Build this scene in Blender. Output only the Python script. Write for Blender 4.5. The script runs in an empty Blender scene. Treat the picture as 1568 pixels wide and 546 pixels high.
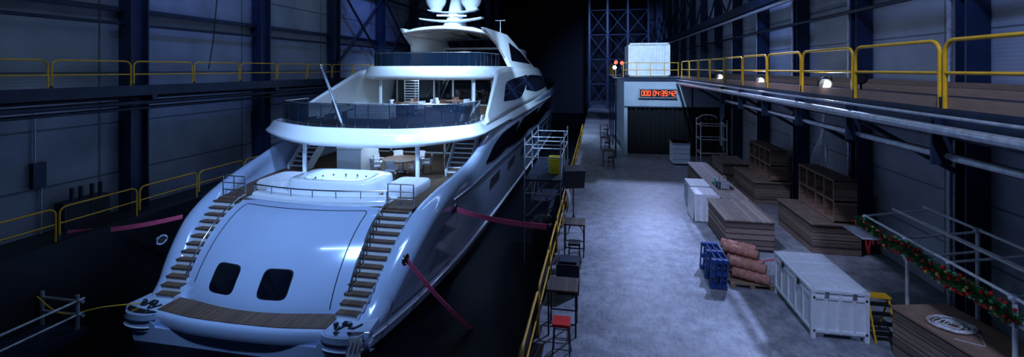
import bpy, math, random
from mathutils import Vector, Matrix
random.seed(7)
sc=bpy.context.scene
sc.view_settings.view_transform='Standard'
pi=math.pi
# ---------------------------------------------------------------- materials
def mat(name,col,rough=.5,metal=0,var=.15,scale=4,coat=0,bump=0,emit=None,estr=0,alpha=1,rv=0.0,detail=4):
    m=bpy.data.materials.new(name); m.use_nodes=True
    nt=m.node_tree; b=nt.nodes['Principled BSDF']
    tc=nt.nodes.new('ShaderNodeTexCoord'); n=nt.nodes.new('ShaderNodeTexNoise')
    n.inputs['Scale'].default_value=scale; n.inputs['Detail'].default_value=detail
    nt.links.new(tc.outputs['Object'],n.inputs['Vector'])
    r=nt.nodes.new('ShaderNodeValToRGB')
    r.color_ramp.elements[0].position=.3; r.color_ramp.elements[1].position=.7
    r.color_ramp.elements[0].color=(*[c*(1-var) for c in col],1)
    r.color_ramp.elements[1].color=(*[min(1,c*(1+var)) for c in col],1)
    nt.links.new(n.outputs['Fac'],r.inputs['Fac']); nt.links.new(r.outputs['Color'],b.inputs['Base Color'])
    b.inputs['Roughness'].default_value=rough; b.inputs['Metallic'].default_value=metal
    if rv:
        mr=nt.nodes.new('ShaderNodeMapRange'); mr.inputs['To Min'].default_value=rough-rv; mr.inputs['To Max'].default_value=rough+rv
        nt.links.new(n.outputs['Fac'],mr.inputs['Value']); nt.links.new(mr.outputs['Result'],b.inputs['Roughness'])
    if coat: b.inputs['Coat Weight'].default_value=coat; b.inputs['Coat Roughness'].default_value=.05
    if bump:
        bp=nt.nodes.new('ShaderNodeBump'); bp.inputs['Strength'].default_value=bump; bp.inputs['Distance'].default_value=.02
        nt.links.new(n.outputs['Fac'],bp.inputs['Height']); nt.links.new(bp.outputs['Normal'],b.inputs['Normal'])
    if emit: b.inputs['Emission Color'].default_value=(*emit,1); b.inputs['Emission Strength'].default_value=estr
    if alpha<1: b.inputs['Alpha'].default_value=alpha
    return m

def mth(nt,op,a,b=None,v2=None):
    n=nt.nodes.new('ShaderNodeMath'); n.operation=op
    if isinstance(a,(int,float)): n.inputs[0].default_value=a
    else: nt.links.new(a,n.inputs[0])
    if b is not None:
        if isinstance(b,(int,float)): n.inputs[1].default_value=b
        else: nt.links.new(b,n.inputs[1])
    return n.outputs[0]

def panel_mat(name,col,zstep,ystep,rib=0.1,axis='Y'):
    m=mat(name,col,rough=.6,var=.25,scale=.5,detail=6); nt=m.node_tree; b=nt.nodes['Principled BSDF']
    tc=nt.nodes.new('ShaderNodeTexCoord'); s=nt.nodes.new('ShaderNodeSeparateXYZ'); nt.links.new(tc.outputs['Object'],s.inputs[0])
    gz=mth(nt,'LESS_THAN',mth(nt,'FRACT',mth(nt,'DIVIDE',s.outputs['Z'],zstep)),.035)
    gy=mth(nt,'LESS_THAN',mth(nt,'FRACT',mth(nt,'DIVIDE',s.outputs[axis],ystep)),.012)
    g=mth(nt,'MAXIMUM',gz,gy)
    old=b.inputs['Base Color'].links[0].from_socket
    mx=nt.nodes.new('ShaderNodeMixRGB'); mx.blend_type='MULTIPLY'
    nt.links.new(mth(nt,'MULTIPLY',g,.75),mx.inputs['Fac']); nt.links.new(old,mx.inputs['Color1']); mx.inputs['Color2'].default_value=(.15,.15,.18,1)
    nt.links.new(mx.outputs[0],b.inputs['Base Color'])
    w=mth(nt,'SINE',mth(nt,'MULTIPLY',s.outputs['Z'],2*pi/rib))
    h=mth(nt,'SUBTRACT',mth(nt,'MULTIPLY',w,.25),mth(nt,'MULTIPLY',g,2))
    bp=nt.nodes.new('ShaderNodeBump'); bp.inputs['Strength'].default_value=.25; bp.inputs['Distance'].default_value=.02
    nt.links.new(h,bp.inputs['Height']); nt.links.new(bp.outputs['Normal'],b.inputs['Normal'])
    return m

def wood_mat(name,c1,c2,axis='Z',step=.12,rough=.6):
    m=bpy.data.materials.new(name); m.use_nodes=True; nt=m.node_tree; b=nt.nodes['Principled BSDF']
    tc=nt.nodes.new('ShaderNodeTexCoord'); s=nt.nodes.new('ShaderNodeSeparateXYZ'); nt.links.new(tc.outputs['Object'],s.inputs[0])
    mp=nt.nodes.new('ShaderNodeMapping'); mp.inputs['Scale'].default_value={'Z':(2,2,25),'X':(25,2,2),'Y':(2,25,2)}[axis]
    nt.links.new(tc.outputs['Object'],mp.inputs['Vector'])
    n=nt.nodes.new('ShaderNodeTexNoise'); n.inputs['Scale'].default_value=1.5; n.inputs['Detail'].default_value=5
    nt.links.new(mp.outputs[0],n.inputs['Vector'])
    q=mth(nt,'DIVIDE',s.outputs[axis],step)
    wn=nt.nodes.new('ShaderNodeTexWhiteNoise'); wn.noise_dimensions='1D'; nt.links.new(mth(nt,'FLOOR',q),wn.inputs['W'])
    g=mth(nt,'LESS_THAN',mth(nt,'FRACT',q),.08)
    f=mth(nt,'ADD',mth(nt,'MULTIPLY',n.outputs['Fac'],.7),mth(nt,'MULTIPLY',wn.outputs['Value'],.35))
    f=mth(nt,'MULTIPLY',f,mth(nt,'SUBTRACT',1,mth(nt,'MULTIPLY',g,.8)))
    r=nt.nodes.new('ShaderNodeValToRGB'); r.color_ramp.elements[0].color=(*c1,1); r.color_ramp.elements[1].color=(*c2,1)
    r.color_ramp.elements[0].position=.15; r.color_ramp.elements[1].position=.8
    nt.links.new(f,r.inputs['Fac']); nt.links.new(r.outputs[0],b.inputs['Base Color']); b.inputs['Roughness'].default_value=rough
    return m

M={}
M['hull']=mat('hull_paint',(.50,.64,.90),.16,.12,.02,.5,coat=1)
M['white']=mat('white_gelcoat',(.86,.93,1),.18,0,.01,.5,coat=.8)
M['boot']=mat('bottom_paint',(.012,.018,.035),.4)
M['teak']=wood_mat('teak',(.05,.028,.018),(.17,.105,.065),'X',.09)
M['glass']=mat('dark_glass',(.004,.006,.012),.04,0,.1,1,coat=1)
M['railglass']=mat('tinted_rail_glass',(.006,.016,.035),.05,0,.1,1,alpha=.88)
M['chrome']=mat('chrome',(.7,.75,.82),.18,1,.05,3)
M['groove']=mat('seam_dark',(.03,.04,.07),.5)
M['black']=mat('black_rubber',(.01,.01,.014),.5)
M['dsteel']=mat('dark_steel',(.02,.034,.07),.5,.4,.3,2)
M['bsteel']=mat('blue_column_steel',(.016,.034,.085),.5,.2,.25,1.5)
M['yellow']=mat('yellow_rail_paint',(.85,.46,.02),.4,0,.2,3)
M['galv']=mat('galvanised_steel',(.55,.6,.68),.35,.6,.25,8)
M['tube']=mat('white_tube',(.8,.84,.9),.35,.1,.12,8)
M['wood']=wood_mat('grey_wood',(.05,.035,.028),(.33,.24,.19),'Z',.2,.75)
M['woody']=wood_mat('counter_top_wood',(.13,.10,.085),(.46,.38,.33),'X',.18,.6)
M['dwood']=wood_mat('dark_table_wood',(.03,.02,.015),(.16,.11,.085),'X',.15,.6)
M['kick']=wood_mat('kickboard_wood',(.12,.07,.05),(.38,.24,.18),'Z',.3)
M['crate']=mat('white_crate_plastic',(.8,.84,.9),.45,0,.06,6)
M['red']=mat('red_seat',(.9,.02,.02),.45)
M['strap']=mat('pink_strap',(.95,.12,.26),.7,0,.2,20)
M['rope']=mat('blue_white_rope',(.7,.72,.8),.8,0,.3,30)
M['terra']=mat('terracotta',(.42,.19,.14),.8,0,.3,12,bump=.5)
M['bluep']=mat('blue_pallet_paint',(.012,.06,.24),.6,0,.3,8)
M['palw']=wood_mat('pallet_wood',(.12,.08,.05),(.4,.28,.18),'Y',.1)
M['cloth']=mat('white_cloth',(.8,.82,.88),.9,0,.1,5,bump=.4)
M['curtain']=mat('black_curtain',(.005,.006,.01),.95)
M['office']=mat('grey_office_panel',(.40,.48,.58),.6,0,.12,1)
M['led']=mat('red_led',(.5,.02,0),.5,emit=(1,.05,.01),estr=6)
M['lamp']=mat('lamp_glow',(1,1,1),.5,emit=(.8,.88,1),estr=40)
M['redlamp']=mat('red_glow',(1,.1,.05),.5,emit=(1,.03,.02),estr=6)
M['green']=mat('garland_green',(.03,.2,.06),.6,0,.5,12)
M['bred']=mat('red_bauble',(.8,.01,.02),.15,.1,.1,3)
M['bgold']=mat('gold_bauble',(.85,.55,.15),.2,.5,.1,3)
M['bgrn']=mat('green_bauble',(.1,.5,.25),.2,.5,.1,3)
M['cream']=mat('cream_upholstery',(.68,.71,.78),.8,0,.08,6)
M['table']=mat('walnut_table',(.16,.08,.05),.3,0,.3,3)
M['binY']=mat('yellow_bin_plastic',(.85,.7,.02),.5)
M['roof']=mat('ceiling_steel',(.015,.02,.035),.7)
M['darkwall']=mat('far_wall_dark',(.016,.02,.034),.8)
M['wallL']=panel_mat('wall_panel_left',(.25,.29,.37),2.1,7.6,.12)
M['wallR']=panel_mat('wall_panel_right',(.33,.37,.45),1.5,5.05,.1)
M['corr']=mat('corrugated_white',(.82,.87,.92),.4,.05,.08,3)
M['darkquay']=mat('shaded_quay_concrete',(.01,.012,.02),.6,0,.4,1)  # near-black base colour stands in for quay faces left unlit

# ---------------------------------------------------------------- mesh builder
class MB:
    def __init__(s,*mats): s.v=[];s.f=[];s.m=[];s.s=[];s.mats=[M[k] for k in mats]; s.k=list(mats)
    def mi(s,k):
        if k not in s.k: s.k.append(k); s.mats.append(M[k])
        return s.k.index(k)
    def add(s,vs,fs,k,sm=False):
        o=len(s.v); i=s.mi(k); s.v+= [tuple(v) for v in vs]
        for f in fs: s.f.append([a+o for a in f]); s.m.append(i); s.s.append(sm)
    def box(s,c,d,k,rz=0,rx=0,ry=0):
        R=Matrix.Rotation(rz,3,'Z')@Matrix.Rotation(ry,3,'Y')@Matrix.Rotation(rx,3,'X'); c=Vector(c)
        vs=[c+R@Vector((x*d[0]/2,y*d[1]/2,z*d[2]/2)) for x in(-1,1) for y in(-1,1) for z in(-1,1)]
        s.add(vs,[(0,1,3,2),(4,6,7,5),(0,4,5,1),(2,3,7,6),(0,2,6,4),(1,5,7,3)],k)
    def bb(s,x0,x1,y0,y1,z0,z1,k): s.box(((x0+x1)/2,(y0+y1)/2,(z0+z1)/2),(abs(x1-x0),abs(y1-y0),abs(z1-z0)),k)
    def cyl(s,p,q,r,k,n=12,r2=None):
        p=Vector(p);q=Vector(q);r2=r if r2 is None else r2
        d=(q-p).normalized(); a=d.orthogonal().normalized(); b=d.cross(a)
        vs=[];
        for c,rr in((p,r),(q,r2)):
            for i in range(n):
                t=2*pi*i/n; vs.append(c+a*math.cos(t)*rr+b*math.sin(t)*rr)
        s.add(vs,[(i,(i+1)%n,n+(i+1)%n,n+i) for i in range(n)],k,True)
        s.add(vs[:n],[tuple(range(n))],k); s.add(vs[n:],[tuple(range(n))],k)
    def tube(s,path,r,k,n=8,closed=False):
        P=[Vector(p) for p in path]; L=len(P); vs=[]; a=None
        for i in range(L):
            if closed: d=(P[(i+1)%L]-P[i-1])
            else: d=(P[min(i+1,L-1)]-P[max(i-1,0)])
            d=d.normalized()
            if a is None: a=d.orthogonal().normalized()
            else:
                a=a-d*a.dot(d); a=a.normalized() if a.length>1e-5 else d.orthogonal().normalized()
            b=d.cross(a)
            for j in range(n):
                t=2*pi*j/n; vs.append(P[i]+a*math.cos(t)*r+b*math.sin(t)*r)
        fs=[]
        for i in range(L if closed else L-1):
            for j in range(n):
                i2=(i+1)%L; fs.append((i*n+j,i*n+(j+1)%n,i2*n+(j+1)%n,i2*n+j))
        s.add(vs,fs,k,True)
        if not closed: s.add(vs[:n],[tuple(range(n))],k); s.add(vs[-n:],[tuple(range(n))],k)
    def sph(s,c,r,k,n=14,m=9,sc=(1,1,1)):
        vs=[];fs=[]
        for i in range(m+1):
            t=pi*i/m
            for j in range(n):
                p=2*pi*j/n; vs.append((c[0]+r*sc[0]*math.sin(t)*math.cos(p),c[1]+r*sc[1]*math.sin(t)*math.sin(p),c[2]+r*sc[2]*math.cos(t)))
        for i in range(m):
            for j in range(n): fs.append((i*n+j,i*n+(j+1)%n,(i+1)*n+(j+1)%n,(i+1)*n+j))
        s.add(vs,fs,k,True)
    def grid(s,fn,nu,nv,k,sm=True):
        vs=[fn(i/nu,j/nv) for i in range(nu+1) for j in range(nv+1)]
        fs=[(i*(nv+1)+j,(i+1)*(nv+1)+j,(i+1)*(nv+1)+j+1,i*(nv+1)+j+1) for i in range(nu) for j in range(nv)]
        s.add(vs,fs,k,sm)
    def rings(s,rs,k,closed=True,cap=True,sm=True,wrap=False,kf=None):
        n=len(rs[0]); vs=[p for r in rs for p in r]; L=len(rs)
        o=len(s.v); s.v+=[tuple(p) for p in vs]
        for i in range(L if wrap else L-1):
            for j in range(n if closed else n-1):
                i2=(i+1)%L; s.f.append([o+i*n+j,o+i*n+(j+1)%n,o+i2*n+(j+1)%n,o+i2*n+j]); s.m.append(s.mi(kf(j) if kf else k)); s.s.append(sm)
        if cap and not wrap: s.add(rs[0],[tuple(range(n))],k); s.add(rs[-1],[tuple(range(n))],k)
    def prx(s,poly,x0,x1,k):
        n=len(poly); s.add([(x0,y,z) for y,z in poly]+[(x1,y,z) for y,z in poly],[tuple(range(n)),tuple(range(n,2*n))]+[(i,(i+1)%n,n+(i+1)%n,n+i) for i in range(n)],k)
    def prz(s,poly,z0,z1,k,side=None):
        n=len(poly); vs=[(x,y,z0) for x,y in poly]+[(x,y,z1) for x,y in poly]
        s.add(vs,[tuple(range(n)),tuple(range(n,2*n))],k); s.add(vs,[(i,(i+1)%n,n+(i+1)%n,n+i) for i in range(n)],side or k)
    def obj(s,name,parent=None,bevel=0,solid=0,loc=None):
        me=bpy.data.meshes.new(name)
        off=Vector((0,0,0))
        if parent is None and loc is None and s.v:
            xs=[v[0] for v in s.v];ys=[v[1] for v in s.v];zs=[v[2] for v in s.v]
            off=Vector(((min(xs)+max(xs))/2,(min(ys)+max(ys))/2,min(zs)))
        elif loc is not None: off=Vector(loc)
        me.from_pydata([tuple(Vector(v)-off) for v in s.v],[],s.f)
        for m in s.mats: me.materials.append(m)
        for i,p in enumerate(me.polygons): p.material_index=s.m[i]; p.use_smooth=s.s[i]
        import bmesh
        bm=bmesh.new(); bm.from_mesh(me); bmesh.ops.recalc_face_normals(bm,faces=bm.faces); bm.to_mesh(me); bm.free()
        o=bpy.data.objects.new(name,me); sc.collection.objects.link(o); o.location=off
        if parent: o.parent=parent
        if solid: md=o.modifiers.new('sol','SOLIDIFY'); md.thickness=solid; md.offset=0
        if bevel: md=o.modifiers.new('bev','BEVEL'); md.width=bevel; md.segments=2; md.limit_method='ANGLE'
        return o

def H(tab):
    xs=[a for a,b in tab]; ys=[b for a,b in tab]; n=len(xs)
    d=[(ys[i+1]-ys[i])/(xs[i+1]-xs[i]) for i in range(n-1)]
    m=[d[0]]+[0 if d[i-1]*d[i]<=0 else 2*d[i-1]*d[i]/(d[i-1]+d[i]) for i in range(1,n-1)]+[d[-1]]
    def f(x):
        if x<=xs[0]: return ys[0]
        if x>=xs[-1]: return ys[-1]
        i=0
        while x>xs[i+1]: i+=1
        h=xs[i+1]-xs[i]; t=(x-xs[i])/h
        return (2*t**3-3*t*t+1)*ys[i]+(t**3-2*t*t+t)*h*m[i]+(-2*t**3+3*t*t)*ys[i+1]+(t**3-t*t)*h*m[i+1]
    return f
def cat(P,n=6):
    P=[Vector(p) for p in P]; out=[]
    for i in range(len(P)-1):
        a=P[max(i-1,0)];b=P[i];c=P[i+1];d=P[min(i+2,len(P)-1)]
        for j in range(n):
            t=j/n; out.append(.5*((2*b)+(c-a)*t+(2*a-5*b+4*c-d)*t*t+(3*b-a-3*c+d)*t**3))
    out.append(P[-1]); return out

# ---------------------------------------------------------------- camera (level, shifted lens)
cd=bpy.data.cameras.new('camera'); cam=bpy.data.objects.new('camera',cd); sc.collection.objects.link(cam)
cam.location=(0,0,6.5); cam.rotation_euler=(pi/2,0,math.radians(10.6)); cd.lens=16.07; cd.sensor_width=36; cd.shift_y=-0.107
cd.clip_end=300; sc.camera=cam

# ---------------------------------------------------------------- hall shell
def fl():
    m=mat('concrete_floor',(.36,.385,.44),.42,0,.25,.35,rv=.15,detail=8); nt=m.node_tree; b=nt.nodes['Principled BSDF']
    old=b.inputs['Base Color'].links[0].from_socket
    tc=nt.nodes.new('ShaderNodeTexCoord')
    n=nt.nodes.new('ShaderNodeTexNoise'); n.inputs['Scale'].default_value=2.2; n.inputs['Detail'].default_value=12; n.inputs['Roughness'].default_value=.72
    nt.links.new(tc.outputs['Object'],n.inputs['Vector'])
    r=nt.nodes.new('ShaderNodeValToRGB'); r.color_ramp.elements[0].position=.38; r.color_ramp.elements[0].color=(.34,.34,.36,1); r.color_ramp.elements[1].position=.62; r.color_ramp.elements[1].color=(1,1,1,1)
    nt.links.new(n.outputs['Fac'],r.inputs[0])
    mx=nt.nodes.new('ShaderNodeMixRGB'); mx.blend_type='MULTIPLY'; mx.inputs[0].default_value=.8
    nt.links.new(old,mx.inputs[1]); nt.links.new(r.outputs[0],mx.inputs[2])
    n2=nt.nodes.new('ShaderNodeTexNoise'); n2.inputs['Scale'].default_value=14; n2.inputs['Detail'].default_value=6
    mp=nt.nodes.new('ShaderNodeMapping'); mp.inputs['Scale'].default_value=(1,.25,1); nt.links.new(tc.outputs['Object'],mp.inputs[0]); nt.links.new(mp.outputs[0],n2.inputs['Vector'])
    r2=nt.nodes.new('ShaderNodeValToRGB'); r2.color_ramp.elements[0].position=.30; r2.color_ramp.elements[0].color=(.5,.5,.52,1); r2.color_ramp.elements[1].position=.48; r2.color_ramp.elements[1].color=(1,1,1,1)
    nt.links.new(n2.outputs['Fac'],r2.inputs[0])
    m2=nt.nodes.new('ShaderNodeMixRGB'); m2.blend_type='MULTIPLY'; m2.inputs[0].default_value=.7
    nt.links.new(mx.outputs[0],m2.inputs[1]); nt.links.new(r2.outputs[0],m2.inputs[2]); nt.links.new(m2.outputs[0],b.inputs['Base Color'])
    bp=nt.nodes.new('ShaderNodeBump'); bp.inputs['Strength'].default_value=.15; bp.inputs['Distance'].default_value=.02
    nt.links.new(n.outputs['Fac'],bp.inputs['Height']); nt.links.new(bp.outputs[0],b.inputs['Normal'])
    return m
M['floor']=fl()
b=MB(); b.bb(-1.5,9.8,-8,95.7,-4,0,'floor'); b.bb(-1.54,-1.5,-8,95.7,-2.7,-.02,'darkquay'); b.obj('floor',loc=(0,0,0))  # thin sheet on the dock face carries the painted shade
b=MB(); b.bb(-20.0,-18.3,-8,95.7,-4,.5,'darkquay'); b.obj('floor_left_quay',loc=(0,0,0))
M['water']=mat('dark_dock_water',(.001,.0015,.003),.4,0,.3,2,bump=.3)
M['water'].node_tree.nodes['Principled BSDF'].inputs['Specular IOR Level'].default_value=.1
b=MB(); b.bb(-18.3,-1.54,-8,95.7,-4.2,-2.7,'water'); b.obj('dock_water',loc=(0,0,0))
b=MB(); b.bb(9.8,10.1,-8,96,0,20,'wallR'); b.obj('wall_right',loc=(0,0,0))
b=MB(); b.bb(-20.3,-20,-8,96,.5,20,'wallL'); b.obj('wall_left',loc=(0,0,0))
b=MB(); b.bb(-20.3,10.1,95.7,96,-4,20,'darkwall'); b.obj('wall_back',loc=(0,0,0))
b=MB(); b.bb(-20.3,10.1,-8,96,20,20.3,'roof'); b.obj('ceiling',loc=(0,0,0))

b=MB()
for i in range(-1,11):
    y=16.4+7.6*i
    b.bb(-19.98,-19.35,y-.4,y-.34,.5,20,'bsteel'); b.bb(-19.98,-19.35,y+.34,y+.4,.5,20,'bsteel'); b.bb(-19.65,-19.6,y-.34,y+.34,.5,20,'bsteel')
b.obj('trim_columns_left')
b=MB()
for i in range(2,8):
    y=16.4+7.6*i
    for z0,z1 in((6.8,13),(13,19.5)):
        b.cyl((-19.4,y,z0),(-19.4,y+7.6,z1),.1,'dsteel',8); b.cyl((-19.3,y,z1),(-19.3,y+7.6,z0),.1,'dsteel',8)
    b.bb(-19.6,-19.4,y,y+7.6,12.9,13.1,'dsteel')
b.obj('trim_bracing_left')
b=MB()
b.bb(-19.95,-19.7,-6,60,8.9,9.1,'dsteel'); b.cyl((-19.7,-6,8.4),(-19.7,60,8.4),.07,'dsteel',8)
b.obj('trim_girt_left')
b=MB()
for i in range(-2,15):
    y=13.8+5.05*i
    b.bb(9.25,9.78,y-.2,y-.15,0,20,'bsteel'); b.bb(9.25,9.78,y+.15,y+.2,0,20,'bsteel'); b.bb(9.45,9.5,y-.15,y+.15,0,20,'bsteel')
    b.cyl((9.35,y+.5,0),(9.35,y+.5,20),.06,'galv',8)
b.obj('trim_columns_right')
b=MB()
b.bb(8.7,9.1,-4,90,9.9,10.4,'dsteel'); b.cyl((8.5,-4,9.6),(8.5,90,9.6),.09,'galv'); b.cyl((9.2,-4,8.6),(9.2,90,8.6),.07,'dsteel')
for i in range(0,15):
    y=13.8+5.05*i
    b.cyl((8.8,y,10.4),(8.8,y+5,14),.08,'dsteel',8); b.cyl((8.8,y+5,10.4),(8.8,y,14),.08,'dsteel',8)
b.obj('trim_crane_beam_right')

def rail(name,x,ys,z0,h,k='yellow',r=.028,parent=None):
    b=MB()
    for a,c in zip(ys[:-1],ys[1:]):
        a2=a+.06;c2=c-.06; rr=.22
        pts=[(x,a2,z0)]
        for q in range(7):
            t=pi/2*q/6; pts.append((x,a2+rr-rr*math.cos(t),z0+h-rr+rr*math.sin(t)))
        for q in range(7):
            t=pi/2*q/6; pts.append((x,c2-rr+rr*math.sin(t),z0+h-rr+rr*math.cos(t)))
        pts.append((x,c2,z0)); b.tube(pts,r,k,8)
        b.cyl((x,a2,z0+h*.52),(x,c2,z0+h*.52),r*.85,k,8)
        b.bb(x-.03,x+.03,a2-.06,a2+.02,z0,z0+.2,'dsteel')
    return b.obj(name,parent)

# right mezzanine walkway
b=MB(); zw=5.8
b.bb(6.05,9.2,-4,35.8,zw-.06,zw,'dsteel')
b.bb(6.0,6.06,-4,35.8,zw-.3,zw,'dsteel'); b.bb(6.06,6.1,-4,35.8,zw+.0,zw+.2,'kick')
b.bb(9.12,9.18,-4,35.8,zw,zw+.35,'kick')
b.cyl((5.85,-4,zw-.36),(5.85,35.8,zw-.36),.09,'galv'); b.cyl((6.15,-4,zw-.5),(6.15,35.8,zw-.5),.05,'dsteel'); b.cyl((5.8,-4,zw-.12),(5.8,35.8,zw-.12),.03,'galv')
b.cyl((6.1,-4,zw-.85),(6.1,24,zw-.85),.06,'galv'); b.cyl((6.5,-4,zw-.95),(6.5,24,zw-.95),.08,'dsteel')
for i in range(-2,5):
    y=13.8+5.05*i
    b.bb(6.1,9.2,y-.1,y+.1,zw-.3,zw-.06,'bsteel'); b.cyl((6.3,y,zw-.3),(9.2,y,zw-2.0),.07,'dsteel',8)
for i in range(-2,6): y=9.4+2.85*i; b.bb(5.85,6.15,y-.03,y+.03,zw-1.0,zw-.1,'dsteel')
W1=b.obj('mezzanine_walkway',loc=(0,0,0))
rail('guard_rail',6.03,[.85+2.85*i for i in range(0,13)],zw,1.2,r=.036,parent=W1)
b=MB()
for j in range(7):
    pts=cat([(9.2,20.4+.05*j,5.7),(9.05,20.4+.05*j,5.2),(9.0,20.5+.03*j,4.0),(8.95-.02*j,20.6+.09*j,2.8),(8.9,20.3+.13*j,2.5),(9.0,20.2+.05*j,2.9),(9.05,20.5,3.6)],5)
    b.tube(pts,.02,'galv',6)
b.obj('cable_bundle',W1)
for (y,z,e) in ((14.3,6.15,1),(25.5,6.15,1),(27.5,6.1,0),(12.6,6.35,0),(19.5,6.1,1)):
    b=MB(); x0=6.35
    b.cyl((x0,y,5.8),(x0,y,z-.12),.03,'black',8); b.cyl((x0,y+.12,z),(x0-.1,y-.18,z-.08),.13,'black',14,.16)
    b.cyl((x0-.1,y-.182,z-.081),(x0-.102,y-.186,z-.082),.12,'lamp' if e else 'black',14)
    for s in(-1,1): b.box((x0-.05+.17*s,y,z-.02),(.02,.05,.3),'black')
    b.box((x0-.03,y-.02,z+.16),(.2,.25,.02),'black')
    b.obj('stage_spotlight',bevel=0)

# ---------------------------------------------------------------- office block with curtain
b=MB()
b.bb(2,9.2,36,50,3.6,5.8,'office'); b.bb(2,2.25,36,50,0,3.6,'office'); b.bb(2.25,9.2,49.6,50,0,3.6,'darkwall'); b.bb(8.9,9.2,36,49.6,0,3.6,'office')
b.bb(1.95,9.2,35.95,36,5.55,5.8,'dsteel'); b.bb(1.9,9.2,35.9,50,5.8,5.86,'dsteel')
b.bb(6.9,7.0,35.96,36,3.6,5.55,'dsteel'); b.bb(2.0,8.9,35.97,36,3.55,3.65,'dsteel')
OF=b.obj('mezzanine_office',loc=(0,0,0))
b=MB()
b.grid(lambda u,v:(2.26+6.6*u,36.15+.09*math.sin(u*120)+.04*math.sin(u*47),.02+3.56*v),260,2,'curtain'); b.obj('stage_curtain')
b=MB(); ct=(4.45,35.85,4.65)
b.box(ct,(2.8,.16,.72),'galv'); b.box((ct[0],ct[1]-.09,ct[2]),(2.6,.03,.56),'black')
SEG={'0':'abcdef','1':'bc','2':'abged','3':'abgcd','4':'fgbc','5':'afgcd','9':'abcdfg'}
def digit(ch,cx):
    w=.16;h=.36;y=ct[1]-.115;z=ct[2];t=.032
    P={'a':(0,h/2,1),'g':(0,0,1),'d':(0,-h/2,1),'f':(-w/2,h/4,0),'b':(w/2,h/4,0),'e':(-w/2,-h/4,0),'c':(w/2,-h/4,0)}
    for q in SEG[ch]:
        dx,dz,hz=P[q]; b.box((cx+dx,y,z+dz),(w*.85 if hz else t,.02,t if hz else h/2*.85),'led')
x=ct[0]-1.1
for ch in '000 04:39:42':
    if ch==' ': x+=.12;continue
    if ch==':': b.box((x-.02,ct[1]-.115,ct[2]+.09),(.04,.02,.04),'led'); b.box((x-.02,ct[1]-.115,ct[2]-.09),(.04,.02,.04),'led'); x+=.12; continue
    digit(ch,x); x+=.24
b.obj('countdown_clock')
b=MB()
def cor(u,v):
    return (2.5+3.1*u,38.0+.04*(1 if math.sin(u*2*pi*14)>0 else -1),5.9+2.6*v)
b.grid(cor,168,1,'corr',False); b.bb(2.5,5.6,38.06,44,5.9,8.5,'corr')
for xx in(2.5,5.6): b.bb(xx-.06,xx+.06,37.9,38.05,5.9,8.55,'corr')
b.bb(2.44,5.66,37.9,38.05,8.42,8.56,'corr'); b.bb(2.44,5.66,37.9,38.05,5.88,6.0,'corr'); b.obj('site_container')
b=MB()
for z in(6.4,6.95): b.cyl((1.95,36.05,z),(6,36.05,z),.025,'yellow',8)
for i in range(5): b.cyl((1.95+i,36.05,5.86),(1.95+i,36.05,6.95),.025,'yellow',8)
b.obj('guard_rail',OF)
for dx,k,z in((-.1,'redlamp',7.0),(.35,'redlamp',6.95),(-.2,'lamp',6.6)):
    b=MB(); b.sph((1.5+dx,36.2,z),.14,k,12,8); b.cyl((1.5+dx,36.2,5.86),(1.5+dx,36.2,z-.13),.03,'black',8); b.box((1.5+dx,36.2,5.87),(.2,.2,.03),'black'); b.obj('signal_lamp')
b=MB()
b.bb(1.2,1.9,34,52,5.76,5.84,'dsteel')
for y in(34.2,40,46,51.8): b.cyl((1.3,y,0),(1.3,y,5.76),.06,'dsteel'); b.cyl((1.3,y,5.84),(1.3,y,6.9),.025,'yellow')
b.cyl((1.3,34.2,6.9),(1.3,51.8,6.9),.025,'yellow'); b.obj('gantry_platform',OF)
b=MB()
for x in(-1.3,1.6,4.8,8):
    b.bb(x-.15,x+.15,75.8,76.1,0,19.9,'bsteel')
    if x<8:
        x2={-1.3:1.6,1.6:4.8,4.8:8}[x]
        for z in range(0,16,4):
            b.cyl((x,75.9,z+.1),(x2,75.9,z+4),.09,'bsteel',6); b.cyl((x2,75.8,z+.1),(x,75.8,z+4),.09,'bsteel',6); b.cyl((x,75.9,z+4),(x2,75.9,z+4),.1,'bsteel',6)
b.obj('lattice_gate')

# ---------------------------------------------------------------- left catwalk
b=MB(); zl=5.7
b.bb(-19.3,-18.6,-4,70,zl-.08,zl,'dsteel'); b.bb(-18.64,-18.58,-4,70,zl-.3,zl+.12,'dsteel')
for z,x,r in((5.1,-18.8,.1),(4.85,-19.0,.07),(5.3,-19.2,.07)): b.cyl((x,-4,z),(x,70,z),r,'dsteel')
for i in range(-1,8):
    y=16.4+7.6*i; b.bb(-19.34,-18.6,y-.1,y+.1,zl-.5,zl-.1,'bsteel')
W2=b.obj('steel_catwalk',loc=(0,0,0))
rail('guard_rail',-18.62,[1.2+2.85*i for i in range(0,24)],zl,1.1,r=.03,parent=W2)
rail('quay_guard_rail',-18.5,[4.2+2.85*i for i in range(0,18)],.5,1.15,r=.03)
b=MB(); b.bb(-19.9,-19.4,13.6,15.2,.5,1.5,'dsteel'); b.bb(-19.42,-19.38,13.7,14.35,.6,1.4,'black'); b.bb(-19.42,-19.38,14.45,15.1,.6,1.4,'black')
for y in(13.9,14.2,14.6,14.9): b.cyl((-19.5,y,1.5),(-19.5,y,2.0),.07,'dsteel')
b.obj('electrical_cabinet')
b=MB(); b.bb(-19.98,-19.8,12.9,13.3,2.2,3.1,'dsteel'); b.cyl((-19.9,13,3.1),(-19.9,13,5.2),.03,'galv',8); b.cyl((-19.9,13.2,.5),(-19.9,13.2,2.2),.03,'galv',8); b.obj('junction_box')
b=MB(); b.tube(cat([(-19.1,20.5,19.9),(-19.1,20.3,12),(-19.15,20,8)],6)+[Vector((-19.33,19.9,6.5))],.025,'black',6); b.obj('hanging_cable')

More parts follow.
